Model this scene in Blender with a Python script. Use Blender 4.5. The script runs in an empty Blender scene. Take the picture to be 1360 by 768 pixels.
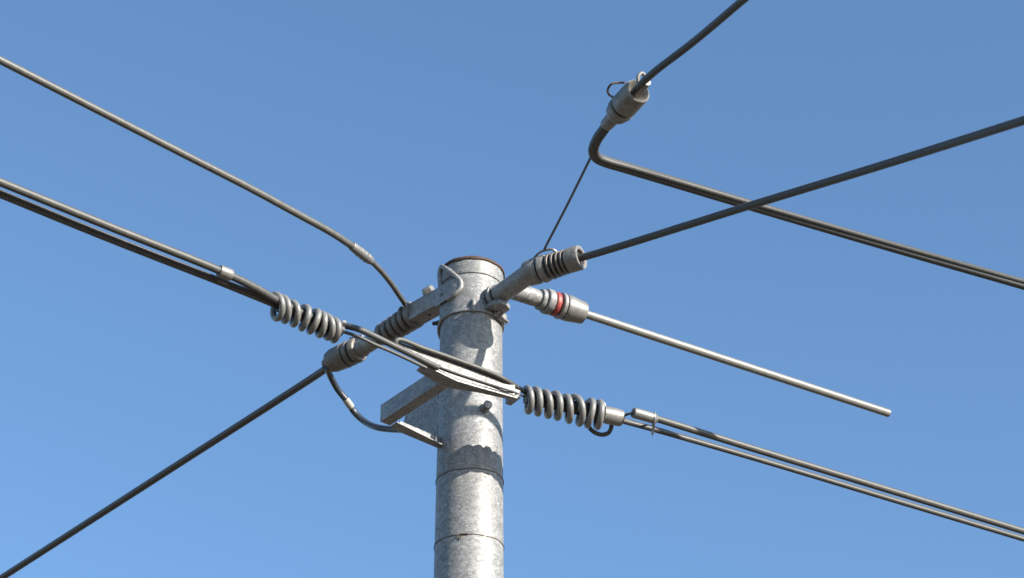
import bpy, bmesh, math, random
from mathutils import Vector, Matrix
random.seed(7)
SC = bpy.context.scene
COL = SC.collection
R_ = math.radians

# ---------------------------------------------------------------- camera
F = 3400.0                      # focal length in photo pixels (photo 1360 x 768)
PITCH = R_(33.0)
CAM = Vector((0.1415, -7.53, 1.60))
FW = Vector((0, math.cos(PITCH), math.sin(PITCH)))
UP = Vector((0, -math.sin(PITCH), math.cos(PITCH)))
cd = bpy.data.cameras.new('camera'); co = bpy.data.objects.new('camera', cd); COL.objects.link(co)
cd.sensor_width = 36.0; cd.lens = 36.0 * F / 1360.0
cd.clip_start = 0.1; cd.clip_end = 5000
co.location = CAM; co.rotation_euler = (R_(90) + PITCH, 0, 0)
cd.dof.use_dof = True; cd.dof.focus_distance = 8.85; cd.dof.aperture_fstop = 5.0
SC.camera = co

# ---------------------------------------------------------------- sky, sun, exposure
SUN_EL = R_(23.0); SUN_AZ = R_(54.0)     # azimuth measured from 'towards the camera' to the right
SD = Vector((math.sin(SUN_AZ) * math.cos(SUN_EL), -math.cos(SUN_AZ) * math.cos(SUN_EL), math.sin(SUN_EL)))
w = bpy.data.worlds.new('World'); SC.world = w; w.use_nodes = True
nt = w.node_tree; bg = nt.nodes['Background']
sky = nt.nodes.new('ShaderNodeTexSky'); sky.sky_type = 'NISHITA'; sky.sun_disc = False
sky.sun_elevation = SUN_EL; sky.sun_rotation = math.atan2(SD.x, SD.y)
sky.altitude = 0; sky.air_density = 1.0; sky.dust_density = 0.8; sky.ozone_density = 4.6
wb = nt.nodes.new('ShaderNodeMix'); wb.data_type = 'RGBA'; wb.blend_type = 'MULTIPLY'; wb.inputs[0].default_value = 1.0
wb.inputs[7].default_value = (0.955, 1.0, 0.965, 1)      # white balance of the sky light
nt.links.new(sky.outputs[0], wb.inputs[6]); nt.links.new(wb.outputs[2], bg.inputs[0]); bg.inputs[1].default_value = 0.12
sl = bpy.data.lights.new('sun', 'SUN'); sl.energy = 5.0; sl.angle = R_(0.53); sl.color = (1.0, 0.94, 0.85)
so = bpy.data.objects.new('sun', sl); COL.objects.link(so)
so.rotation_euler = SD.to_track_quat('Z', 'Y').to_euler(); so.location = (6, -4, 12)
vs = SC.view_settings
vs.view_transform = 'Standard'; vs.look = 'None'; vs.exposure = 1.05; vs.gamma = 1.0

# ---------------------------------------------------------------- measuring helpers
def ray(px, py):
    return FW + Vector((1, 0, 0)) * ((px - 680.0) / F) + UP * ((384.0 - py) / F)
def H(px, py, z):               # the point of the level z seen at a photo pixel
    r = ray(px, py); return CAM + r * ((z - CAM.z) / r.z)
def zax(py):                    # height on the pole's axis seen at photo row py
    r = ray(622, py); return CAM.z + r.z * (-CAM.y / r.y)
def k(P):                       # metres per photo pixel at P
    return (P - CAM).dot(FW) / F
S = 9.0 / F
def shaft_r(z):
    return 0.1065 + (6.53 - z) * 0.0068
def on_pole(px, py, extra=0.0):
    r = ray(px, py)
    R = shaft_r(zax(py + 22)) + extra
    a = r.x**2 + r.y**2; b = 2 * (CAM.x * r.x + CAM.y * r.y); c = CAM.x**2 + CAM.y**2 - R * R
    d = b * b - 4 * a * c
    t = (-b - math.sqrt(max(d, 0))) / (2 * a)
    return CAM + r * t

# ---------------------------------------------------------------- materials
def mat(name, base, rough=0.5, metal=0.0, var=0.25, nscale=40.0, bump=0.15, dirt=None, dirt_amt=0.0, spec=0.5,
        stretch=(1, 1, 1)):
    m = bpy.data.materials.new(name); m.use_nodes = True
    n = m.node_tree.nodes; l = m.node_tree.links; b = n['Principled BSDF']
    tc = n.new('ShaderNodeTexCoord'); mp = n.new('ShaderNodeMapping'); l.new(tc.outputs['Object'], mp.inputs[0])
    mp.inputs['Scale'].default_value = stretch
    nz = n.new('ShaderNodeTexNoise'); nz.inputs['Scale'].default_value = nscale; nz.inputs['Detail'].default_value = 6
    nz.inputs['Roughness'].default_value = 0.65
    l.new(mp.outputs[0], nz.inputs['Vector'])
    cr = n.new('ShaderNodeValToRGB'); l.new(nz.outputs['Fac'], cr.inputs[0])
    lo = [c * (1 - var) for c in base]; hi = [min(1, c * (1 + var)) for c in base]
    cr.color_ramp.elements[0].position = 0.3; cr.color_ramp.elements[1].position = 0.7
    cr.color_ramp.elements[0].color = (*lo, 1); cr.color_ramp.elements[1].color = (*hi, 1)
    out = cr.outputs[0]
    if dirt:
        n2 = n.new('ShaderNodeTexNoise'); n2.inputs['Scale'].default_value = nscale * 0.35; n2.inputs['Detail'].default_value = 8
        n2.inputs['Roughness'].default_value = 0.7
        l.new(mp.outputs[0], n2.inputs['Vector'])
        r2 = n.new('ShaderNodeMapRange'); r2.inputs[1].default_value = 0.5; r2.inputs[2].default_value = 0.72
        r2.inputs[4].default_value = dirt_amt
        l.new(n2.outputs['Fac'], r2.inputs[0])
        mx = n.new('ShaderNodeMix'); mx.data_type = 'RGBA'
        l.new(r2.outputs[0], mx.inputs[0]); l.new(out, mx.inputs[6]); mx.inputs[7].default_value = (*dirt, 1)
        out = mx.outputs[2]
    l.new(out, b.inputs['Base Color'])
    b.inputs['Metallic'].default_value = metal; b.inputs['Specular IOR Level'].default_value = spec
    rr = n.new('ShaderNodeMapRange'); rr.inputs[3].default_value = max(0.05, rough - 0.12); rr.inputs[4].default_value = min(1, rough + 0.12)
    l.new(nz.outputs['Fac'], rr.inputs[0]); l.new(rr.outputs[0], b.inputs['Roughness'])
    if bump:
        bp = n.new('ShaderNodeBump'); bp.inputs['Strength'].default_value = bump; bp.inputs['Distance'].default_value = 0.002
        l.new(nz.outputs['Fac'], bp.inputs['Height']); l.new(bp.outputs[0], b.inputs['Normal'])
    return m

def mat_galv(name, base=0.195, metal=0.2, rough=0.55, flecks=0.6, spangle=85.0):
    m = bpy.data.materials.new(name); m.use_nodes = True
    n = m.node_tree.nodes; l = m.node_tree.links; b = n['Principled BSDF']
    tc = n.new('ShaderNodeTexCoord')
    wn = n.new('ShaderNodeTexNoise'); wn.inputs['Scale'].default_value = 60; wn.inputs['Detail'].default_value = 3
    l.new(tc.outputs['Object'], wn.inputs['Vector'])
    ad = n.new('ShaderNodeMix'); ad.data_type = 'RGBA'; ad.blend_type = 'ADD'; ad.inputs[0].default_value = 0.012
    l.new(tc.outputs['Object'], ad.inputs[6]); l.new(wn.outputs['Color'], ad.inputs[7])
    vo = n.new('ShaderNodeTexVoronoi'); vo.inputs['Scale'].default_value = spangle
    l.new(ad.outputs[2], vo.inputs['Vector'])
    sp = n.new('ShaderNodeSeparateColor'); l.new(vo.outputs['Color'], sp.inputs[0])
    r1 = n.new('ShaderNodeMapRange'); r1.inputs[3].default_value = base * 0.78; r1.inputs[4].default_value = base * 1.22
    l.new(sp.outputs[0], r1.inputs[0])
    # broad weathering
    bn = n.new('ShaderNodeTexNoise'); bn.inputs['Scale'].default_value = 9; bn.inputs['Detail'].default_value = 7
    l.new(tc.outputs['Object'], bn.inputs['Vector'])
    r2 = n.new('ShaderNodeMapRange'); r2.inputs[1].default_value = 0.3; r2.inputs[2].default_value = 0.7
    r2.inputs[3].default_value = 0.82; r2.inputs[4].default_value = 1.12
    l.new(bn.outputs['Fac'], r2.inputs[0])
    mu = n.new('ShaderNodeMath'); mu.operation = 'MULTIPLY'; l.new(r1.outputs[0], mu.inputs[0]); l.new(r2.outputs[0], mu.inputs[1])
    # pale zinc flecks
    mp = n.new('ShaderNodeMapping'); mp.inputs['Scale'].default_value = (1, 1, 2.2); mp.inputs['Rotation'].default_value = (0.5, 0.6, 0.2)
    l.new(tc.outputs['Object'], mp.inputs[0])
    fn = n.new('ShaderNodeTexNoise'); fn.inputs['Scale'].default_value = 95; fn.inputs['Detail'].default_value = 2.5; fn.inputs['Distortion'].default_value = 1.6
    l.new(mp.outputs[0], fn.inputs['Vector'])
    r3 = n.new('ShaderNodeMapRange'); r3.inputs[1].default_value = 0.585; r3.inputs[2].default_value = 0.635; r3.inputs[4].default_value = flecks
    l.new(fn.outputs['Fac'], r3.inputs[0])
    cc = n.new('ShaderNodeCombineColor')
    for i, s in enumerate((1.0, 0.985, 0.95)):
        q = n.new('ShaderNodeMath'); q.operation = 'MULTIPLY'; q.inputs[1].default_value = s
        l.new(mu.outputs[0], q.inputs[0]); l.new(q.outputs[0], cc.inputs[i])
    mx = n.new('ShaderNodeMix'); mx.data_type = 'RGBA'; l.new(r3.outputs[0], mx.inputs[0]); l.new(cc.outputs[0], mx.inputs[6])
    mx.inputs[7].default_value = (0.5, 0.51, 0.515, 1)
    # brown grime patches
    gn = n.new('ShaderNodeTexNoise'); gn.inputs['Scale'].default_value = 23; gn.inputs['Detail'].default_value = 9; gn.inputs['Roughness'].default_value = 0.72
    l.new(tc.outputs['Object'], gn.inputs['Vector'])
    r4 = n.new('ShaderNodeMapRange'); r4.inputs[1].default_value = 0.58; r4.inputs[2].default_value = 0.8; r4.inputs[4].default_value = 0.55
    l.new(gn.outputs['Fac'], r4.inputs[0])
    m2 = n.new('ShaderNodeMix'); m2.data_type = 'RGBA'; l.new(r4.outputs[0], m2.inputs[0]); l.new(mx.outputs[2], m2.inputs[6])
    m2.inputs[7].default_value = (0.10, 0.085, 0.07, 1)
    l.new(m2.outputs[2], b.inputs['Base Color'])
    b.inputs['Metallic'].default_value = metal
    rr = n.new('ShaderNodeMapRange'); rr.inputs[3].default_value = rough - 0.1; rr.inputs[4].default_value = rough + 0.12
    l.new(sp.outputs[1], rr.inputs[0]); l.new(rr.outputs[0], b.inputs['Roughness'])
    bp = n.new('ShaderNodeBump'); bp.inputs['Strength'].default_value = 0.12; bp.inputs['Distance'].default_value = 0.003
    l.new(fn.outputs['Fac'], bp.inputs['Height']); l.new(bp.outputs[0], b.inputs['Normal'])
    return m

M = {}
M['galv'] = mat_galv('galvanised_steel')
M['galv_dull'] = mat_galv('dull_galvanised_steel', base=0.235, metal=0.15, rough=0.5, flecks=0.25, spangle=120)
M['plate'] = mat_galv('pale_galvanised_plate', base=0.14, metal=0.1, rough=0.5, flecks=0.4, spangle=120)
M['cast'] = mat('weathered_cast_metal', (0.211, 0.201, 0.184), 0.5, 0.3, 0.3, 70, 0.3, (0.12, 0.095, 0.07), 0.6)
M['cast_dark'] = mat('weathered_dark_ribs', (0.155, 0.135, 0.112), 0.5, 0.15, 0.35, 70, 0.3, (0.06, 0.045, 0.035), 0.6)
M['sleeve'] = mat('pale_metal_sleeve', (0.204, 0.199, 0.187), 0.42, 0.35, 0.12, 60, 0.1, (0.2, 0.17, 0.13), 0.35)
M['coil'] = mat('grey_plastic_coated_wire', (0.176, 0.174, 0.165), 0.42, 0.15, 0.12, 50, 0.08, (0.14, 0.12, 0.1), 0.4)
M['rope'] = mat('dark_grey_cable_sheath', (0.056, 0.056, 0.054), 0.55, 0.0, 0.3, 190, 0.35, (0.07, 0.06, 0.05), 0.5)
M['rod_grey'] = mat('mid_grey_rod', (0.095, 0.092, 0.084), 0.42, 0.1, 0.16, 60, 0.1, (0.06, 0.055, 0.045), 0.5)
M['rope_pale'] = mat('grey_cable_sheath', (0.062, 0.061, 0.056), 0.52, 0.1, 0.16, 60, 0.1, (0.11, 0.1, 0.085), 0.5)
M['rod'] = mat('pale_grey_rod', (0.182, 0.178, 0.165), 0.4, 0.2, 0.12, 60, 0.08, (0.2, 0.18, 0.15), 0.4)
M['brown'] = mat('brown_grey_cable', (0.062, 0.054, 0.048), 0.5, 0.0, 0.25, 150, 0.25, (0.07, 0.055, 0.045), 0.5)
M['black'] = mat('black_rubber', (0.022, 0.022, 0.024), 0.5, 0.0, 0.3, 60, 0.1)
M['jumper'] = mat('blue_black_cable', (0.03, 0.036, 0.05), 0.38, 0.0, 0.25, 60, 0.08)
M['rust'] = mat('rusty_steel', (0.06, 0.034, 0.021), 0.8, 0.0, 0.5, 90, 0.5, (0.02, 0.013, 0.01), 0.7)
M['wire'] = mat('rusty_tie_wire', (0.10, 0.07, 0.05), 0.7, 0.1, 0.4, 90, 0.3)
M['red'] = mat('red_seal', (0.27, 0.04, 0.032), 0.5, 0.0, 0.18, 80, 0.1, (0.18, 0.06, 0.05), 0.5)
M['tape'] = mat('worn_pale_tape', (0.3, 0.29, 0.26), 0.6, 0.0, 0.2, 80, 0.2)
M['ground'] = mat('pale_paving', (0.10, 0.078, 0.056), 0.9, 0.0, 0.25, 1.5, 0.2, (0.09, 0.07, 0.045), 0.5)

# ---------------------------------------------------------------- mesh helpers
def new(name, bm, m, parent=None, smooth=True, auto=35):
    me = bpy.data.meshes.new(name)
    bmesh.ops.recalc_face_normals(bm, faces=bm.faces)
    if parent is not None:
        org = parent['_w'] if '_w' in parent else (0, 0, 0)
        org = Vector(org)
    else:
        org = sum((v.co for v in bm.verts), Vector()) / max(1, len(bm.verts))
    bmesh.ops.translate(bm, vec=-org, verts=bm.verts)
    for f in bm.faces: f.smooth = smooth
    if smooth:
        for e in bm.edges:
            if len(e.link_faces) == 2 and e.calc_face_angle(0) > R_(auto): e.smooth = False
    bm.to_mesh(me); bm.free()
    me.materials.append(m)
    o = bpy.data.objects.new(name, me); COL.objects.link(o)
    if parent is not None: o.parent = parent
    else: o.location = org
    o['_w'] = tuple(org)
    return o
def tag(o, label=None, cat=None, group=None, kind=None):
    if label: o['label'] = label
    if cat: o['category'] = cat
    if group: o['group'] = group
    if kind: o['kind'] = kind
    return o
def thing(name, loc, label, cat, group=None):
    o = bpy.data.objects.new(name, None); COL.objects.link(o); o.location = loc; o.empty_display_size = 0.1
    o['_w'] = tuple(loc)
    return tag(o, label, cat, group)

def spline(pts, n=8):
    pts = [Vector(p) for p in pts]
    if len(pts) < 3:
        return [pts[0].lerp(pts[1], i / n) for i in range(n + 1)]
    P = [pts[0] * 2 - pts[1]] + pts + [pts[-1] * 2 - pts[-2]]; out = []
    for i in range(1, len(P) - 2):
        p0, p1, p2, p3 = P[i - 1:i + 3]
        # centripetal
        def tj(t, a, b): return t + max(1e-6, (b - a).length) ** 0.5
        t0 = 0; t1 = tj(t0, p0, p1); t2 = tj(t1, p1, p2); t3 = tj(t2, p2, p3)
        for j in range(n):
            t = t1 + (t2 - t1) * j / n
            A1 = p0 * ((t1 - t) / (t1 - t0)) + p1 * ((t - t0) / (t1 - t0))
            A2 = p1 * ((t2 - t) / (t2 - t1)) + p2 * ((t - t1) / (t2 - t1))
            A3 = p2 * ((t3 - t) / (t3 - t2)) + p3 * ((t - t2) / (t3 - t2))
            B1 = A1 * ((t2 - t) / (t2 - t0)) + A2 * ((t - t0) / (t2 - t0))
            B2 = A2 * ((t3 - t) / (t3 - t1)) + A3 * ((t - t1) / (t3 - t1))
            out.append(B1 * ((t2 - t) / (t2 - t1)) + B2 * ((t - t1) / (t2 - t1)))
    out.append(pts[-1]); return out

def frames(pts):
    T = []
    for i in range(len(pts)):
        a = pts[max(0, i - 1)]; b = pts[min(len(pts) - 1, i + 1)]
        T.append((b - a).normalized())
    up = Vector((0, 0, 1)) if abs(T[0].z) < 0.95 else Vector((1, 0, 0))
    N = [(up - T[0] * up.dot(T[0])).normalized()]
    for i in range(1, len(pts)):
        v = N[-1] - T[i] * N[-1].dot(T[i]); N.append(v.normalized())
    return T, N

def tube(bm, pts, r, seg=16, off=None, cap=True, twist=0.0, closed=False):
    """sweep a circle; off=(u,v) shifts the strand within the path's own frame"""
    pts = [Vector(p) for p in pts]
    if not hasattr(r, '__len__'): r = [r] * len(pts)
    T, N = frames(pts); rings = []
    L = 0
    for i, p in enumerate(pts):
        if i: L += (pts[i] - pts[i - 1]).length
        B = T[i].cross(N[i]); c = p
        if off:
            a = twist * L; u = off[0] * math.cos(a) - off[1] * math.sin(a); v = off[0] * math.sin(a) + off[1] * math.cos(a)
            c = p + B * u + N[i] * v
        rings.append([bm.verts.new(c + (N[i] * math.cos(2 * math.pi * j / seg) + B * math.sin(2 * math.pi * j / seg)) * r[i]) for j in range(seg)])
    for i in range(len(rings) - 1):
        for j in range(seg):
            bm.faces.new((rings[i][j], rings[i][(j + 1) % seg], rings[i + 1][(j + 1) % seg], rings[i + 1][j]))
    if closed:
        for j in range(seg):
            bm.faces.new((rings[-1][j], rings[-1][(j + 1) % seg], rings[0][(j + 1) % seg], rings[0][j]))
    elif cap:
        bm.faces.new(rings[0]); bm.faces.new(rings[-1])

def lathe(bm, A, B, prof, seg=40, u0=None):
    """prof: list of (t along A->B 0..1, radius in metres)"""
    A = Vector(A); B = Vector(B); T = (B - A).normalized(); L = (B - A).length
    up = Vector((0, 0, 1)) if abs(T.z) < 0.95 else Vector((1, 0, 0))
    N = (up - T * up.dot(T)).normalized(); Bn = T.cross(N); rings = []
    for t, r in prof:
        c = A + T * (L * t)
        if r < 1e-7: rings.append([bm.verts.new(c)])
        else: rings.append([bm.verts.new(c + (N * math.cos(2 * math.pi * j / seg) + Bn * math.sin(2 * math.pi * j / seg)) * r) for j in range(seg)])
    for a, b in zip(rings, rings[1:]):
        for j in range(seg):
            j2 = (j + 1) % seg
            if len(a) == 1 and len(b) == 1: continue
            if len(a) == 1: bm.faces.new((a[0], b[j2], b[j]))
            elif len(b) == 1: bm.faces.new((a[j], a[j2], b[0]))
            else: bm.faces.new((a[j], a[j2], b[j2], b[j]))

def disc_prof(t0, t1, r0, r1=None, b=0.12):
    """closed solid with rounded shoulders"""
    r1 = r0 if r1 is None else r1; d = (t1 - t0)
    return [(t0, 0), (t0, r0 * (1 - b)), (t0 + d * 0.08, r0 * (1 - b * 0.3)), (t0 + d * 0.22, r0), (t1 - d * 0.22, r1),
            (t1 - d * 0.08, r1 * (1 - b * 0.3)), (t1, r1 * (1 - b)), (t1, 0)]

def prism(bm, bottom, heights, bevel=0.0):
    """vertical-sided solid over a list of bottom corner points with per-corner heights"""
    lo = [bm.verts.new(p) for p in bottom]; hi = [bm.verts.new(Vector(p) + Vector((0, 0, h))) for p, h in zip(bottom, heights)]
    n = len(lo); fs = [bm.faces.new(lo), bm.faces.new(hi)]
    for i in range(n): fs.append(bm.faces.new((lo[i], lo[(i + 1) % n], hi[(i + 1) % n], hi[i])))
    if bevel:
        es = list({e for f in fs for e in f.edges})
        bmesh.ops.bevel(bm, geom=es, offset=bevel, segments=2, affect='EDGES', profile=0.6)

def beam(bm, P, Q, width, height, bevel=0.003, drop=0.0):
    """box from P to Q (both on its bottom edge line on one side); extends 'width' to the right of P->Q seen from above"""
    P = Vector(P); Q = Vector(Q); d = (Q - P); d.z = 0; d.normalize(); n = Vector((d.y, -d.x, 0))
    prism(bm, [P, Q, Q + n * width, P + n * width], [height] * 4, bevel)

def hexbolt(bm, P, axis, r, h, shank_r=0, shank_h=0):
    axis = Vector(axis).normalized(); P = Vector(P)
    lathe(bm, P, P + axis * h, [(0, 0), (0, r), (0.8, r), (1, r * 0.82), (1, 0)], seg=6)
    if shank_h: lathe(bm, P + axis * h, P + axis * (h + shank_h), disc_prof(0, 1, shank_r), seg=16)

def extend(A, B, L):
    return B + (B - A).normalized() * L

# ---------------------------------------------------------------- ground
bm = bmesh.new()
g = [bm.verts.new((x, y, 0)) for x, y in ((-400, -400), (400, -400), (400, 400), (-400, 400))]
bm.faces.new(g); tag(new('ground', bm, M['ground'], smooth=False), kind='structure')

# ---------------------------------------------------------------- levels
Z_ARM_L = zax(381); Z_ARM_R = zax(414); Z_INS2 = zax(397); Z_BR = zax(603); Z_UP = zax(409)
ZTOP = zax(367.5)
RT = 0.1075

# ================================================================ POLE
pole = thing('utility_pole', (0, 0, 0), 'round galvanised steel pole with clamps, side arms and rope bracket near its top', 'utility pole')
bm = bmesh.new()
prof = [(0, shaft_r(0))] + [(z, shaft_r(z)) for z in (0.05, 1, 2, 3, 4, 5, 5.5, 6.0, 6.3, ZTOP - 0.004)]
lathe(bm, (0, 0, 0), (0, 0, 1), prof + [(ZTOP - 0.004, 0)], seg=96)
new('shaft', bm, M['galv'], pole)
# cap skirt and rusty rim
bm = bmesh.new()
zs = zax(361 + 23.5)
lathe(bm, (0, 0, 0), (0, 0, 1), [(ZTOP, 0), (ZTOP, RT + 0.0035), (zs + 0.003, RT + 0.0045), (zs, RT + 0.003), (zs, RT - 0.004)], seg=96)
cap = new('cap', bm, M['galv'], pole)
bm = bmesh.new()
N = 96; ri = []
for a, (rr, dz) in enumerate(((0.09, 0.013), (RT + 0.005, 0.013), (RT + 0.0085, 0.009), (RT + 0.0085, 0.001), (RT + 0.001, -0.001))):
    ri.append([bm.verts.new(((rr + 0.0009 * math.sin(j * 1.9) * (a > 0)) * math.cos(2 * math.pi * j / N), (rr + 0.0009 * math.sin(j * 2.3)) * math.sin(2 * math.pi * j / N),
               ZTOP + dz + 0.0008 * math.sin(j * 0.7 + a))) for j in range(N)])
for a, b in zip(ri, ri[1:]):
    for j in range(N): bm.faces.new((a[j], a[(j + 1) % N], b[(j + 1) % N], b[j]))
bm.faces.new(ri[0])
new('rim', bm, M['rust'], cap)
# wide clamp sleeve
zt = zs - 0.006; zb = zax(413 + 23)
bm = bmesh.new()
lathe(bm, (0, 0, 0), (0, 0, 1), [(zt, RT - 0.003), (zt, RT + 0.002), (zt - 0.004, RT + 0.0035), (zb + 0.012, RT + 0.004), (zb + 0.009, RT + 0.0075),
                                 (zb + 0.002, RT + 0.0078), (zb, RT + 0.006), (zb, RT - 0.003)], seg=96)
band = new('clamp_band', bm, M['galv'], pole)
# lug on the band, bolts at its right end
P = on_pole(629, 412, 0.006)
bm = bmesh.new()
tube(bm, spline([P + Vector((0, 0.003, -0.004)), P + Vector((0, -0.004, 0.016)), P + Vector((-0.001, -0.003, 0.034)), P + Vector((-0.002, 0.002, 0.040))], 6), 0.0085, 14)
new('lug', bm, M['galv'], band)
def pole_dir(a):                 # a: degrees to the right of 'towards the camera'
    return Vector((math.sin(R_(a)), -math.cos(R_(a)), 0))
bm = bmesh.new()
for a, dz, sx in ((60, -0.004, 0.03),):
    d = pole_dir(a); t = Vector((d.y, -d.x, 0)); c = d * (RT + 0.004) + Vector((0, 0, zb + dz))
    prism(bm, [c - t * 0.02 - Vector((0, 0, .004)), c + t * 0.02 - Vector((0, 0, .004)), c + t * 0.02 + d * 0.022, c - t * 0.02 + d * 0.022], [0.03, 0.03, 0.026, 0.026], 0.003)
new('clamp_ear', bm, M['galv'], band)
for a, dz in ((47, 0.006), (72, 0.002)):
    bm = bmesh.new(); d = pole_dir(a); hexbolt(bm, d * (RT + 0.006) + Vector((0, 0, zb + dz)), d, 0.011, 0.012, 0.006, 0.010)
    new('bolt', bm, M['galv_dull'], band)
bm = bmesh.new(); d = pole_dir(-96); hexbolt(bm, d * (RT + 0.003) + Vector((0, 0, zb + 0.028)), d, 0.011, 0.012, 0.007, 0.014)
new('bolt', bm, M['black'], band)
# back half of the strap ring that shows at the left edge
bm = bmesh.new()
pts = [pole_dir(a) * (RT + 0.006) + Vector((0, 0, zb + 0.006 - 0.03 * (a < -60) * (abs(a) - 60) / 60)) for a in range(-125, -55, 6)]
tube(bm, pts, 0.0055, 10)
new('strap', bm, M['galv_dull'], band)

# ---- right tubular arm
A = H(652, 400, Z_ARM_R); B = H(703, 363.5, Z_ARM_R); q = k(A)
bm = bmesh.new()
lathe(bm, A, B, [(0, 0), (0, 13.4 * q), (0.97, 13.4 * q), (1, 12.6 * q), (1, 0)], 48)
arm_r = new('tube_arm', bm, M['galv_dull'], pole)
for i, (t0, t1, rr, m) in enumerate(((-0.02, 0.05, 18, 'cast'), (0.07, 0.10, 15.5, 'black'), (0.11, 0.19, 17.6, 'galv'), (0.20, 0.225, 15.2, 'black'))):
    bm = bmesh.new(); lathe(bm, A, B, disc_prof(t0, t1, rr * q), 48)
    new('base_ring', bm, M[m], arm_r)
dA = (B - A).normalized(); nA = Vector((dA.y, -dA.x, 0))
bm = bmesh.new(); c = A + dA * 0.036 - Vector((0, 0, 0.056))
prism(bm, [c - dA * 0.036 - nA * 0.034, c + dA * 0.03 - nA * 0.034, c + dA * 0.044 - nA * 0.01, c + dA * 0.044 + nA * 0.016, c + dA * 0.02 + nA * 0.036, c - dA * 0.036 + nA * 0.036], [0.018] * 6, 0.003)
new('mount_plate', bm, M['galv'], arm_r)
for t, s in ((0.50, 2.6), (0.72, 1.9)):
    bm = bmesh.new()
    c = A.lerp(B, t) + Vector((0.2, -0.6, -0.78)).normalized() * (13.3 * q)
    lathe(bm, c, c + Vector((0.2, -0.6, -0.78)).normalized() * 0.0012, [(0, 0), (0, s * q), (1, s * q), (1, 0)], 14)
    new('hole', bm, M['black'], arm_r)

# ---- left box arm
A = H(612, 384, Z_ARM_L); B = H(550, 419, Z_ARM_L); dL = (B - A).normalized(); nL = Vector((-dL.y, dL.x, 0))
if nL.y > 0: nL = -nL            # nL points to the near (camera) side
hw = 0.030; hh = 0.035
bm = bmesh.new()
cs = [A + nL * hw, B + nL * hw, B - nL * hw, A - nL * hw]
prism(bm, [c - Vector((0, 0, hh)) for c in cs], [2 * hh] * 4, 0.005)
arm_l = new('box_arm', bm, M['galv_dull'], pole)
bm = bmesh.new(); c = A.lerp(B, 0.66) - Vector((0, 0, hh))
lathe(bm, c, c - Vector((0, 0, 0.0012)), [(0, 0), (0, 0.006), (1, 0.006), (1, 0)], 14)
new('hole', bm, M['black'], arm_l)
c = H(571.5, 394, Z_ARM_L + hh)
bm = bmesh.new(); ax = Vector((-0.35, -0.5, 0.6))
hexbolt(bm, c + Vector((0, 0, -0.004)), (0, 0, 1), 0.012, 0.012)
lathe(bm, c + Vector((0, 0, 0.008)), c + Vector((0, 0, 0.008)) + Vector((-0.014, -0.018, 0.020)), disc_prof(0, 1, 0.0245, 0.0215, 0.2), 6)
new('bolt', bm, M['sleeve'], arm_l)
bm = bmesh.new()                  # near cheek of the arm, lapped onto the shaft
cols = [(578, 384, 408), (584, 380, 404), (590, 377, 400), (596, 374, 395.5), (602, 371.5, 391), (607, 370.5, 387), (611, 374, 382)]
gr = []
for x, y0, y1 in cols:
    gr.append([bm.verts.new(on_pole(x, y, e)) for e, y in ((0.014, y0), (0.014, y1), (-0.004, y1), (-0.004, y0))])
for a, b in zip(gr, gr[1:]):
    for j in range(4): bm.faces.new((a[j], a[(j + 1) % 4], b[(j + 1) % 4], b[j]))
bm.faces.new(gr[0]); bm.faces.new(gr[-1])
new('cheek', bm, M['galv_dull'], arm_l)
bm = bmesh.new()
pp = [(588, 392), (584.5, 376), (584.5, 360), (587, 354.5), (594, 358), (604, 366), (610.5, 372), (612.5, 378), (611, 384), (604, 391), (594, 398)]
tube(bm, spline([on_pole(x, y, 0.009) for x, y in pp], 6), 0.0088, 12)
new('hook_strap', bm, M['galv_dull'], arm_l)

# ---- rope bracket round the pole
kb = 2.62e-3
L0 = H(530, 474, Z_BR); L1 = H(692, 528, Z_BR)
dP = (L1 - L0).normalized(); nP = Vector((-dP.y, dP.x, 0))      # nP: away from the camera
def on_plane(px, py):
    r = ray(px, py); return CAM + r * ((L0 - CAM).dot(nP) / r.dot(nP))
bm = bmesh.new()
cols = [(526, 453.5, 458), (532, 455, 463.5), (545, 460, 471), (566, 467.5, 483), (588, 475, 494), (608, 482.5, 503.5), (630, 490.5, 510), (652, 498.5, 516), (672, 506, 521.5), (684, 511.5, 525.3)]
th = 0.012; fr = []
for x, y0, y1 in cols:
    p = on_plane(x, y1); t_ = on_plane(x, y0)
    fr.append([bm.verts.new(v) for v in (p, p + nP * th, t_ + nP * th, t_)])
for a, b in zip(fr, fr[1:]):
    for j in range(4): bm.faces.new((a[j], a[(j + 1) % 4], b[(j + 1) % 4], b[j]))
bm.faces.new(fr[0]); bm.faces.new(fr[-1])
bracket = new('rope_bracket', bm, M['plate'], pole, smooth=False)
bm = bmesh.new()                  # bottom flange behind the plate
fo = [on_plane(x, y) for x, y in ((563, 482), (588, 494), (608, 503.5), (640, 513), (688, 526.5))]
fo = [p - Vector((0, 0, 0.0075)) for p in fo]
prism(bm, [fo[0] + nP * 0.002, fo[1] + nP * 0.002, fo[2] + nP * 0.002, fo[3] + nP * 0.002, fo[4] + nP * 0.002, fo[4] + nP * 0.02, fo[3] + nP * 0.03, fo[2] + nP * 0.055, fo[1] + nP * 0.055, fo[0] + nP * 0.045], [0.007] * 10, 0.0015)
new('flange', bm, M['galv_dull'], bracket)
Cn = H(518, 566, Z_BR); Fx = H(601, 512, Z_BR)
bm = bmesh.new(); beam(bm, Fx, Cn, -0.042, 0.066, 0.004)
bm2 = bm; new('side_bar', bm, M['galv_dull'], bracket)
bm = bmesh.new(); Bk = H(640, 617, Z_BR)
d = (Bk - Cn).normalized(); n = Vector((-d.y, d.x, 0))
prism(bm, [Cn + d * 0.0425, Bk, Bk + n * 0.012, Cn + d * 0.0425 + n * 0.012], [0.036] * 4, 0.002)
new('back_plate', bm, M['galv'], bracket)
bm = bmesh.new()
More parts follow.
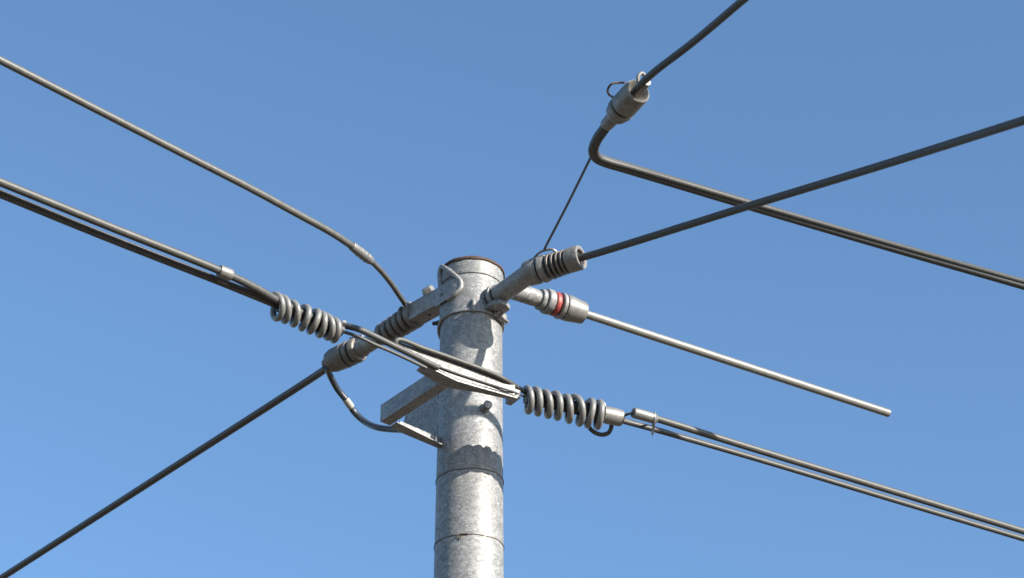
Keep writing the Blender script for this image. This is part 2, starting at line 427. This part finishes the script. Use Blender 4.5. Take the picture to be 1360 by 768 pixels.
e_ = (Fx - Cn); e_.z = 0; e_.normalize(); lo = Vector((0, 0, 0.0045))
prism(bm, [Cn - lo, Cn + e_ * 0.040 - lo, Bk + e_ * 0.006 - lo, Bk - lo], [0.004] * 4, 0.001)
new('flange', bm, M['galv_dull'], bracket)
bm = bmesh.new(); r0 = L0.lerp(L1, 0.97) + nP * 0.013 + Vector((0, 0, 0.006)); r1 = r0 + nP * 0.06
beam(bm, r0, r1, 0.022, 0.03, 0.003); new('side_bar', bm, M['galv_dull'], bracket)
# triangular stiffener between the back plate and the shaft
sd_ = e_.copy(); sn = Vector((-sd_.y, sd_.x, 0))
P0 = Vector((-0.098, -0.035, Z_BR))
def on_st(px, py):
    r = ray(px, py); return CAM + r * ((P0 - CAM).dot(sn) / r.dot(sn))
bm = bmesh.new()
tri = [on_st(x, y) for x, y in ((534, 572), (538, 553), (560, 530), (582.5, 514), (582.5, 594), (560, 582))]
fa = [bm.verts.new(p) for p in tri]; fb = [bm.verts.new(p + sn * (0.006 if sn.y > 0 else -0.006)) for p in tri]
bm.faces.new(fa); bm.faces.new(fb)
for i in range(len(tri)): bm.faces.new((fa[i], fa[(i + 1) % len(tri)], fb[(i + 1) % len(tri)], fb[i]))
new('stiffener', bm, M['galv'], bracket, smooth=False)
# stud and nut on the shaft
P = on_pole(643, 543, -0.001); nrm = Vector((P.x, P.y, 0)).normalized()
bm = bmesh.new(); hexbolt(bm, P, nrm, 0.0185, 0.010, 0.0135, 0.014)
lathe(bm, P + nrm * 0.024, P + nrm * 0.035, disc_prof(0, 1, 0.0155), 16)
new('stud', bm, M['cast'], pole)
bm = bmesh.new(); P = on_pole(660.5, 499, 0.0); nrm = Vector((P.x, P.y, 0)).normalized()
lathe(bm, P - nrm * 0.001, P + nrm * 0.0012, [(0, 0), (0, 0.0045), (1, 0.0045), (1, 0)], 12)
new('hole', bm, M['black'], pole)
# rusty tie wires
def tie(py, tailpix):
    z = on_pole(622, py).z; R = shaft_r(z) + 0.0014
    bm = bmesh.new()
    pts = [Vector((math.sin(a) * R, -math.cos(a) * R, z + 0.0035 * math.sin(a * 2 + py) + 0.0012 * math.sin(a * 9))) for a in [2 * math.pi * i / 90 for i in range(90)]]
    tube(bm, pts, 0.0012, 8, closed=True)
    for tp in tailpix: tube(bm, spline([on_pole(x, y, 0.004) for x, y in tp], 5), 0.0019, 8)
    return new('tie_wire', bm, M['wire'], pole)
tie(708.5, [[(607, 715), (609, 710), (614, 709), (622, 709)], [(609, 710), (612, 713), (612, 716)]])
tie(621, [])

# ================================================================ INSULATORS
def insulator(name, label, A, B, segs, group='insulators at the pole top', seg=44):
    A = Vector(A); B = Vector(B); q = k((A + B) / 2)
    t = thing(name, A, label, 'insulator', group)
    for pname, prof, m in segs:
        bm = bmesh.new(); lathe(bm, A, B, [(a, r * q) for a, r in prof], seg)
        new(pname, bm, M[m], t)
    return t
def span(x0, x1):
    return lambda a, b, r0, r1=None, bev=0.12: disc_prof((a - x0) / (x1 - x0), (b - x0) / (x1 - x0), r0, r1, bev)

# front right
A1 = H(699, 364.5, Z_ARM_R); B1 = H(772, 341.5, Z_ARM_R); s = span(699, 772); f = lambda x: (x - 699) / 73.0
ins1 = insulator('strain_insulator', 'ribbed grey insulator on the tube arm, its open cup holding the upper right cable', A1, B1, [
    ('core', s(700, 768, 11.8), 'black'),
    ('collar', s(699, 717, 17.4, 18.2), 'cast'),
    ('ring', s(719, 728.5, 19, 18.2, 0.2), 'cast'),
    ('ring', s(731.1, 735, 17.8, None, 0.2), 'cast_dark'),
    ('ring', s(737.6, 741, 17.4, None, 0.2), 'cast_dark'),
    ('ring', s(743.6, 747, 17, None, 0.2), 'cast_dark'),
    ('ring', s(749.6, 753, 16.8, None, 0.2), 'cast_dark'),
    ('end_cup', [(f(754.5), 0), (f(754.5), 15), (f(756), 16.8), (f(769), 17), (f(772), 16), (f(772), 12), (f(771), 11), (f(760), 10), (f(760), 0)], 'cast')])
q = k(A1)
bm = bmesh.new()
N_ = Vector((0, 0, 1))
zw = Z_ARM_R + 0.046
tube(bm, spline([H(706, 349, zw - .012), H(710, 342, zw - .006), H(717, 335.5, zw - .004), H(726, 332, zw - .004), H(734, 331.5, zw - .006), H(739, 335, zw - .012), H(741, 341, zw - .03)], 7), 0.0040, 10)
new('binding_wire', bm, M['sleeve'], ins1)

# right, with the red seal
A2 = H(672, 383, Z_INS2); B2 = H(774, 416, Z_INS2); s = span(672, 774)
ins2 = insulator('strain_insulator', 'grey insulator with a red seal ring holding the free pale rod on the right', A2, B2, [
    ('core', s(716, 760, 13), 'black'),
    ('neck', s(672, 715, 12), 'galv'),
    ('ring', s(715.5, 721.5, 14.6), 'galv'),
    ('ring', s(722.5, 732, 17.2), 'galv'),
    ('seal_ring', s(732.8, 739.2, 16.6, None, 0.1), 'red'),
    ('ring', s(741.5, 747, 18.2), 'galv'),
    ('end_cap', s(748.5, 774, 18, 15.8, 0.05), 'sleeve')])

# left arm ribbed insulator
A3 = H(553, 417.5, Z_ARM_L); B3 = H(484, 461, Z_ARM_L); s = span(553, 484)
segs = [('core', s(553, 503, 11.6), 'black')]
for i in range(6): segs.append(('ring', s(552 - i * 7.6, 546.9 - i * 7.6, 17.6 - 0.35 * i, None, 0.18), 'cast_dark'))
segs.append(('neck', s(506, 484, 11.2), 'galv_dull'))
ins3 = insulator('strain_insulator', 'six ribbed grey insulator at the end of the square box arm left of the pole', A3, B3, segs)
q = k(A3); T = (B3 - A3).normalized(); Bn = T.cross(N_)
bm = bmesh.new()
for t0, sh in ((0.05, 0.004), (0.20, -0.004)):
    c = A3.lerp(B3, t0)
    tube(bm, [c + (N_ * math.cos(a) + Bn * math.sin(a)) * (18.6 * q) + T * (sh + 0.016 * math.sin(a)) for a in [x * 0.25 for x in range(-5, 6)]], 0.0045, 8)
new('binding_wire', bm, M['sleeve'], ins3)

# far left end insulator
A4 = H(487, 459.5, Z_ARM_L); B4 = H(431, 484.5, Z_ARM_L); s = span(487, 431); f = lambda x: (x - 487) / -56.0
ins4 = insulator('strain_insulator', 'barrel shaped grey insulator below the left coil, ending the dark lower left cable', A4, B4, [
    ('fork', s(487, 473, 11.5, 12.5), 'sleeve'),
    ('core', s(482, 440, 12.5), 'black'),
    ('ring', s(478, 470.5, 16.5, 17.2, 0.2), 'cast_dark'),
    ('ring', s(468, 462.5, 17.2, None, 0.2), 'cast_dark'),
    ('body', [(f(461), 0), (f(461), 15.5), (f(459.5), 17.4), (f(444), 16.2), (f(439), 14), (f(438), 12), (f(438), 0)], 'cast_dark'),
    ('nub', s(438, 431, 8, 7), 'cast_dark')])
q = k(A4); T = (B4 - A4).normalized()
bm = bmesh.new()                  # lit clevis cheek on top of the fork
c = A4.lerp(B4, 0.05); n4 = Vector((-T.y, T.x, 0))
for sg in (-1, 1):
    o = c + n4 * sg * 0.021
    prism(bm, [o - T * 0.01 - n4 * 0.005, o + T * 0.055 - n4 * 0.005, o + T * 0.055 + n4 * 0.005, o - T * 0.01 + n4 * 0.005], [0.038, 0.05, 0.05, 0.038], 0.003)
new('clevis', bm, M['sleeve'], ins4)
bm = bmesh.new(); hexbolt(bm, H(487, 470, Z_ARM_L - 0.02) , (-0.5, -0.8, 0), 0.012, 0.014, 0.008, 0.008); new('bolt', bm, M['sleeve'], ins4)

# upper right socket
A5 = H(847, 121, Z_UP); B5 = H(802, 170, Z_UP); f = lambda x: (847 - x) / 45.0
def tt(a): return a
ins5 = insulator('cable_socket', 'grey cup shaped cable socket in the sky at the upper right bend', A5, B5, [
    ('cup', [(0.28, 0), (0.06, 11.5), (0.0, 14.2), (-0.02, 15.4), (0.0, 17.6), (0.04, 18.4), (0.39, 18.6), (0.405, 17), (0.405, 0)], 'cast'),
    ('groove', [(0.402, 0), (0.402, 16.6), (0.445, 16.6), (0.445, 0)], 'black'),
    ('flange', disc_prof(0.44, 0.55, 18.6, 18.2, 0.12), 'cast'),
    ('shoulder', disc_prof(0.55, 0.65, 16.6, 15.6, 0.12), 'cast'),
    ('sleeve', disc_prof(0.64, 0.93, 9.8, 9.2, 0.08), 'cast')], None)
ins5['category'] = 'cable socket'
del_q = k(A5)
bm = bmesh.new()                  # thin retaining wire looping from the cup
tube(bm, spline([H(830, 110, Z_UP + .03), H(822, 110, Z_UP + .035), H(812, 112, Z_UP + .03), H(807, 120, Z_UP + 0.02), H(809, 126, Z_UP + 0.01), H(814, 129, Z_UP)], 8), 1.6 * del_q, 8)
new('retaining_wire', bm, M['wire'], ins5)
bm = bmesh.new()
T5 = (A5 - B5).normalized(); c = A5 + T5 * 0.035
lathe(bm, A5 - T5 * 0.02, A5 + T5 * 0.055, disc_prof(0, 1, 8.2 * del_q, 7.2 * del_q), 24)
new('cable_clamp', bm, M['cast'], ins5)
bm = bmesh.new()
Pq = H(853, 108, Z_UP + 0.012)
tube(bm, spline([Pq + Vector((-.012, 0, -.02)), Pq + Vector((-.012, -.012, 0.01)), Pq + Vector((0, -0.012, .022)), Pq + Vector((.012, -.004, 0.008)), Pq + Vector((.014, 0, -0.02))], 6), 0.0062, 10)
new('clip', bm, M['sleeve'], ins5)

# ================================================================ CABLES
def cable(name, label, pts, rpx, m, cat='cable', n=8, strands=None, twist=0.0, ext0=0, ext1=0, group=None, seg=16, parent=None):
    pts = [Vector(p) for p in pts]
    q = k(pts[len(pts) // 2]) if True else S
    sp = spline(pts, n)
    if ext0: sp = [extend(sp[1], sp[0], ext0 * (1 - i / 10)) for i in range(10)] + sp
    if ext1: sp = sp + [extend(sp[-2], sp[-1], ext1 * (i + 1) / 10) for i in range(10)]
    bm = bmesh.new()
    if strands:
        for (u, v, r) in strands: tube(bm, sp, r * q, seg, (u * q, v * q), True, twist)
    else: tube(bm, sp, rpx * q, seg)
    o = new(name, bm, M[m], parent)
    if label: tag(o, label, cat, group)
    return o
FAR = 9.0
# right cable from the open cup to the right edge (dips slightly towards the viewer)
c1 = [B1 + (A1 - B1) * 0.12, H(779, 340.5, Z_ARM_R - 0.002), H(1000, 272, Z_ARM_R - 0.16), H(1180, 217, Z_ARM_R - 0.33), H(1360, 160, Z_ARM_R - 0.54)]
right_c = cable('cable', 'dark grey cable rising from the open cup insulator to the right edge', c1, 5.4, 'rope', ext1=FAR)
# free rod
cable('rod', 'pale straight rod ending free in the air right of the pole', [H(770, 414.7, Z_INS2), H(980, 483.5, Z_INS2), H(1180, 549, Z_INS2)], 5.6, 'rod', cat='rod')
# lower left cable
cable('cable', 'dark brown cable running from the barrel insulator to the lower left corner', [B4.lerp(A4, 0.05) - Vector((0, 0, 0.02)), H(418, 500, Z_ARM_L - .01), H(220, 627.5, Z_ARM_L - 0.01), H(0, 769, Z_ARM_L - 0.01)], 4.7, 'brown', ext1=FAR)
# top left rod with ferrule and tail wire
zt_ = Z_ARM_L + 0.045
tl = thing('insulating_rod', H(480, 335, zt_), 'pale grey rod from upper left, its thin tail bending down to the box arm', 'cable')
cable('rod', None, [H(0, 80, zt_), H(120, 141.5, zt_), H(240, 203, zt_), H(330, 249, zt_), H(400, 287, zt_), H(440, 309, zt_), H(472, 330, zt_)], 5.0, 'rod_grey', ext0=FAR, parent=tl)
Aq = H(467, 326.5, zt_); Bq = H(493, 347, zt_); q = k(Aq)
bm = bmesh.new(); lathe(bm, Aq, Bq, [(0, 0), (0, 5.6 * q), (0.05, 6.4 * q), (0.5, 6.6 * q), (0.9, 6.4 * q), (1, 5.2 * q), (1, 0)], 24)
for t in (0.35, 0.55, 0.72):
    c = Aq.lerp(Bq, t); lathe(bm, c, c + (Bq - Aq) * 0.07, disc_prof(0, 1, 7.3 * q, None, 0.1), 20)
new('ferrule', bm, M['sleeve'], tl)
cable('tail', None, [Aq.lerp(Bq, .8), H(493, 347, zt_), H(506, 360, zt_), H(519, 376, zt_ - 0.002), H(530, 392, zt_ - 0.004), H(541, 408, zt_ - 0.008)], 3.8, 'rod_grey', parent=tl)
# upper right: cable arriving at the socket, and the pair leaving it round the bend
cable('cable', 'dark cable dropping from the top edge into the cup socket', [A5 - T5 * 0.02, H(858, 106, Z_UP), H(925, 53, Z_UP - 0.03), H(990, -2, Z_UP - 0.07)], 0, 'rope', strands=[(-2.2, 2.4, 4.7), (2.2, -2.2, 5.1)], ext1=FAR)
bend = [B5 + (B5 - A5) * -0.1, H(800, 174, Z_UP), H(793, 184, Z_UP), H(788.5, 194, Z_UP), H(788.5, 202, Z_UP), H(793, 209, Z_UP), H(803, 214, Z_UP), H(833, 223, Z_UP), H(900, 243, Z_UP - 0.02), H(1000, 273, Z_UP - 0.05), H(1180, 326, Z_UP - 0.14), H(1360, 378, Z_UP - 0.26)]
cable('double_cable', 'thick double dark cable bending sharply below the cup socket and running off to the right', bend, 0, 'rope', strands=[(0, 3.2, 4.9), (-2.6, -2.4, 4.6), (2.9, -1.6, 4.4)], twist=0.5, ext1=FAR)
# thin suspension wire
cable('thin_wire', 'thin straight wire between the cable bend and the ribbed front insulator', [H(723, 331, Z_ARM_R + 0.046), H(755, 269, Z_UP + 0.02), H(788.5, 201, Z_UP)], 1.75, 'brown', cat='wire', seg=10)
# jumper
jm = thing('jumper_cable', H(434, 489, Z_ARM_L - 0.02), 'blue black jumper cable hanging in a loop below the barrel insulator', 'cable')
zj = Z_ARM_L - 0.03
jp = [(434, 487, 0), (439, 500, .0), (449, 518, .02), (461, 533, .05), (471, 548, .08), (484, 560, .12), (500, 567.5, .17), (516, 570, .2), (532, 571, .23)]
cable('sheath', None, [H(x, y, zj - d) for x, y, d in jp], 4.3, 'jumper', parent=jm)
bm = bmesh.new(); a = H(459, 530.5, zj - .046); b = H(467, 541.5, zj - .066); lathe(bm, a, b, disc_prof(0, 1, 4.9 * k(a), None, 0.1), 20); new('tape', bm, M['tape'], jm)

# ---------------------------------------------------------------- rope line through the bracket
ZR = Z_BR + 0.045
def coil(name, label, axis_pts, turns, R, rw, end=None):
    """turns: list of photo columns of each loop's centre; axis through two pixels"""
    (x0, y0), (x1, y1) = axis_pts
    A = H(x0, y0, ZR); B = H(x1, y1, ZR); T = (B - A).normalized(); N = Vector((0, 0, 1)); Bn = T.cross(N); q = k((A + B) / 2)
    t = thing(name, A, label, 'coil grip', 'coiled grips on the rope line')
    ts = [(x - x0) / (x1 - x0) for x in turns]; pts = []
    n = 28
    rnd = random.Random(name + label)
    wob = [rnd.uniform(-1.9, 1.5) for _ in turns]; tilt = [rnd.uniform(-5.0, 5.0) for _ in turns]
    for i in range((len(ts) - 1) * n + 1):
        u = i / n; j = min(int(u), len(ts) - 2); fr_ = u - j
        e = fr_
        # most of a turn stays near its column, then steps to the next
        e2 = max(0.0, min(1.0, (fr_ - 0.15) / 0.7)); e = 0.5 * fr_ + 0.5 * e2 * e2 * (3 - 2 * e2)
        p = A.lerp(B, ts[j] + (ts[j + 1] - ts[j]) * e)
        ang = 2 * math.pi * u + 0.3
        w_ = wob[j] * (1 - fr_) + wob[j + 1] * fr_; tl_ = tilt[j] * (1 - fr_) + tilt[j + 1] * fr_
        rr = (R + w_) * q
        p = p + (N * math.cos(ang) + Bn * math.sin(ang)) * rr + T * (tl_ * q * math.cos(ang)) - N * (2.6 * q)
        pts.append(p)
    bm = bmesh.new(); tube(bm, pts, rw * q, 14); new('coil', bm, M['coil'], t)
    return t, A, B, q
lc, LA, LB, q = coil('coil_grip', 'grey coil grip wound on the rope left of the pole, above the barrel insulator', ((362, 403), (456, 441)),
                     [365, 373, 386, 400, 413, 422, 432, 441, 453], 14.2, 4.3)
bm = bmesh.new(); tube(bm, spline([LA.lerp(LB, t) for t in (0.08, 0.5, 0.97)], 6), 8.6 * q, 16); new('core', bm, M['black'], lc)
rc, RA, RB, q = coil('coil_grip', 'grey coil grip with end sleeve wound on the rope right of the pole', ((696, 527.6), (806, 551.5)),
                     [698, 709, 722, 735.5, 748.5, 763.5, 779, 791, 801], 16.0, 4.4)
bm = bmesh.new(); tube(bm, spline([RA.lerp(RB, t) + Vector((0, 0, 1.0 * q)) for t in (0.02, 0.5, 0.98)], 6), 9.4 * q, 16); new('core', bm, M['black'], rc)
a = H(800, 550, ZR); b = H(826, 556, ZR)
bm = bmesh.new(); lathe(bm, a, b, [(0, 0), (0, 11.4 * q), (0.3, 12 * q), (0.88, 11.6 * q), (0.97, 10.8 * q), (1, 9 * q), (1, 0)], 32); new('end_sleeve', bm, M['sleeve'], rc)
bm = bmesh.new(); tube(bm, spline([H(x, y, ZR - d) for x, y, d in ((779, 560, .0), (782, 567, .02), (789, 574, .03), (800, 577.5, .035), (808, 575, .03), (812, 567, .02), (812, 560, 0))], 7), 3.0 * q, 12)
new('loop', bm, M['rope'], rc)

# left pair
cable('rope', 'upper grey rope of the pair entering the left coil grip from the left edge', [H(0, 242, ZR), H(150, 303, ZR), H(297, 362, ZR), H(340, 383, ZR), H(368, 399, ZR), H(410, 421, ZR)], 5.4, 'rope_pale', ext0=FAR, cat='rope')
cable('rope', 'lower double stranded rope of the pair entering the left coil grip from the left edge', [H(0, 257, ZR - .003), H(150, 318, ZR - .003), H(297, 375.5, ZR - .003), H(340, 393, ZR - .003), H(362, 402, ZR), H(400, 418, ZR)], 0, 'rope_pale', strands=[(-2.0, 2.6, 3.3), (2.2, 0.6, 3.2), (-0.6, -2.6, 3.5)], ext0=FAR, cat='rope')
# clip joining the left pair
cl = thing('rope_clip', H(297, 366, ZR), 'pale sleeve clip joining the two ropes left of the left coil grip', 'rope clip')
a = H(291, 359.5, ZR); b = H(307, 366, ZR); q = k(a)
bm = bmesh.new(); lathe(bm, a, b, [(0, 5.4 * q), (0, 7.6 * q), (0.1, 8.2 * q), (0.9, 8.2 * q), (1, 7.6 * q), (1, 5.4 * q)], 28); new('sleeve', bm, M['sleeve'], cl)
a = H(285, 371.5, ZR - .003); b = H(303, 378.5, ZR - .003)
bm = bmesh.new(); lathe(bm, a, b, [(0, 0), (0, 4.6 * q), (0.2, 5.4 * q), (0.85, 5.2 * q), (1, 4.2 * q), (1, 0)], 24); new('lower_sleeve', bm, M['cast'], cl)

# ropes on the bracket
def OP(px, py, off=0.013):       # just in front of the bracket plate
    return on_plane(px, py) - nP * off
cable('rope', 'dark rope from the left coil grip down onto the front of the bracket plate', [H(425, 421, ZR + .02), H(452, 431, ZR + .022), OP(474, 440), OP(494, 449), OP(515, 459.5), OP(545, 474), OP(564, 483.5), OP(580, 490, 0.008)], 4.3, 'rope', cat='rope')
cable('rope', 'lower double stranded rope from the left coil grip to the bracket plate edge', [H(425, 427, ZR), H(452, 439, ZR), OP(474, 450), OP(494, 459.5), OP(515, 468.5), OP(540, 480), OP(563, 491)], 0, 'rope', strands=[(-1.6, 1.2, 2.2), (1.5, -1.2, 2.3)], cat='rope')
cable('cord', 'thin dark cord along the lower front edge of the bracket plate', [OP(566, 482, .006), OP(600, 495, .004), OP(650, 511.5, .004), OP(680, 521, .004), H(696, 527, ZR + .002)], 1.4, 'rope', cat='cord', seg=8)
cable('rope', 'grey rope along the top edge of the bracket plate into the right coil grip', [OP(533, 462, -.002), OP(527, 460, .002), OP(523.5, 456.5, .008), OP(526, 453.5, .012), OP(560, 465, .011), OP(610, 482.5, .011), OP(655, 499.5, .010), OP(676, 508, .001), H(692, 517.5, ZR + .014), H(704, 525, ZR + .008), RA.lerp(RB, 0.6)], 3.4, 'rope_pale', cat='rope')

# right pair
zq = ZR
rs = cable('rope', 'upper rope of the pair leaving the right coil grip, ending in a pale sleeve', [H(868, 555, zq), H(1000, 596, zq), H(1180, 651, zq), H(1360, 706, zq)], 4.5, 'rope_pale', ext1=FAR, cat='rope')
a = H(841, 548, zq); b = H(872, 557, zq); q = k(a)
bm = bmesh.new(); lathe(bm, a, b, [(0.12, 0), (0, 4 * q), (0, 6.6 * q), (0.05, 7.3 * q), (0.8, 7.3 * q), (0.83, 6.4 * q), (0.86, 7.2 * q), (0.97, 6.2 * q), (1, 5 * q), (1, 0)], 28)
new('end_sleeve', bm, M['sleeve'], rs)
bm = bmesh.new(); tube(bm, spline([H(820, 553, zq), H(830, 551.5, zq), H(838, 549, zq), H(846, 549.5, zq)], 6), 0, 10); bm.free()
bm = bmesh.new()
sp = spline([H(818, 554, zq), H(829, 552, zq), H(837, 549.5, zq), H(848, 550, zq)], 6)
for off in ((-1.2, 0.8), (1.2, -0.6)): tube(bm, sp, 1.7 * q, 10, (off[0] * q, off[1] * q))
new('strand', bm, M['rope'], rs)
cable('rope', 'lower rope of the pair leaving the right coil grip towards the lower right', [H(812, 554, zq), H(828, 559, zq + .010), H(868, 570, zq + .010), H(1000, 608, zq + .010), H(1180, 662, zq + .010), H(1360, 716, zq + .010)], 0, 'rope_pale', strands=[(-1.2, 1.2, 3.6), (1.3, -1.3, 3.6)], ext1=FAR, cat='rope')
cr = bmesh.new(); c = H(868, 562.5, zq - .002); Tq = (H(1000, 600, zq) - H(868, 560, zq)).normalized()
cA = H(869, 556, zq); cB = H(867, 569.7, zq + .010); mid = (cA + cB) / 2; mj = (cA - cB); half = mj.length / 2; mj.normalize(); mn = Tq.cross(mj).normalized()
ring = []
for i in range(36):
    a = 2 * math.pi * i / 36; r_ = 7.4 * q
    ring.append(mid + mj * (math.cos(a) * r_ + (half if math.cos(a) > 0 else -half)) + mn * math.sin(a) * r_)
tube(cr, ring, 1.7 * q, 8, closed=True)
tag(new('wire_clip', cr, M['sleeve']), 'thin wire ring binding the two ropes right of the right coil grip', 'clip')
for o in bpy.data.objects:
    if '_w' in o: del o['_w']
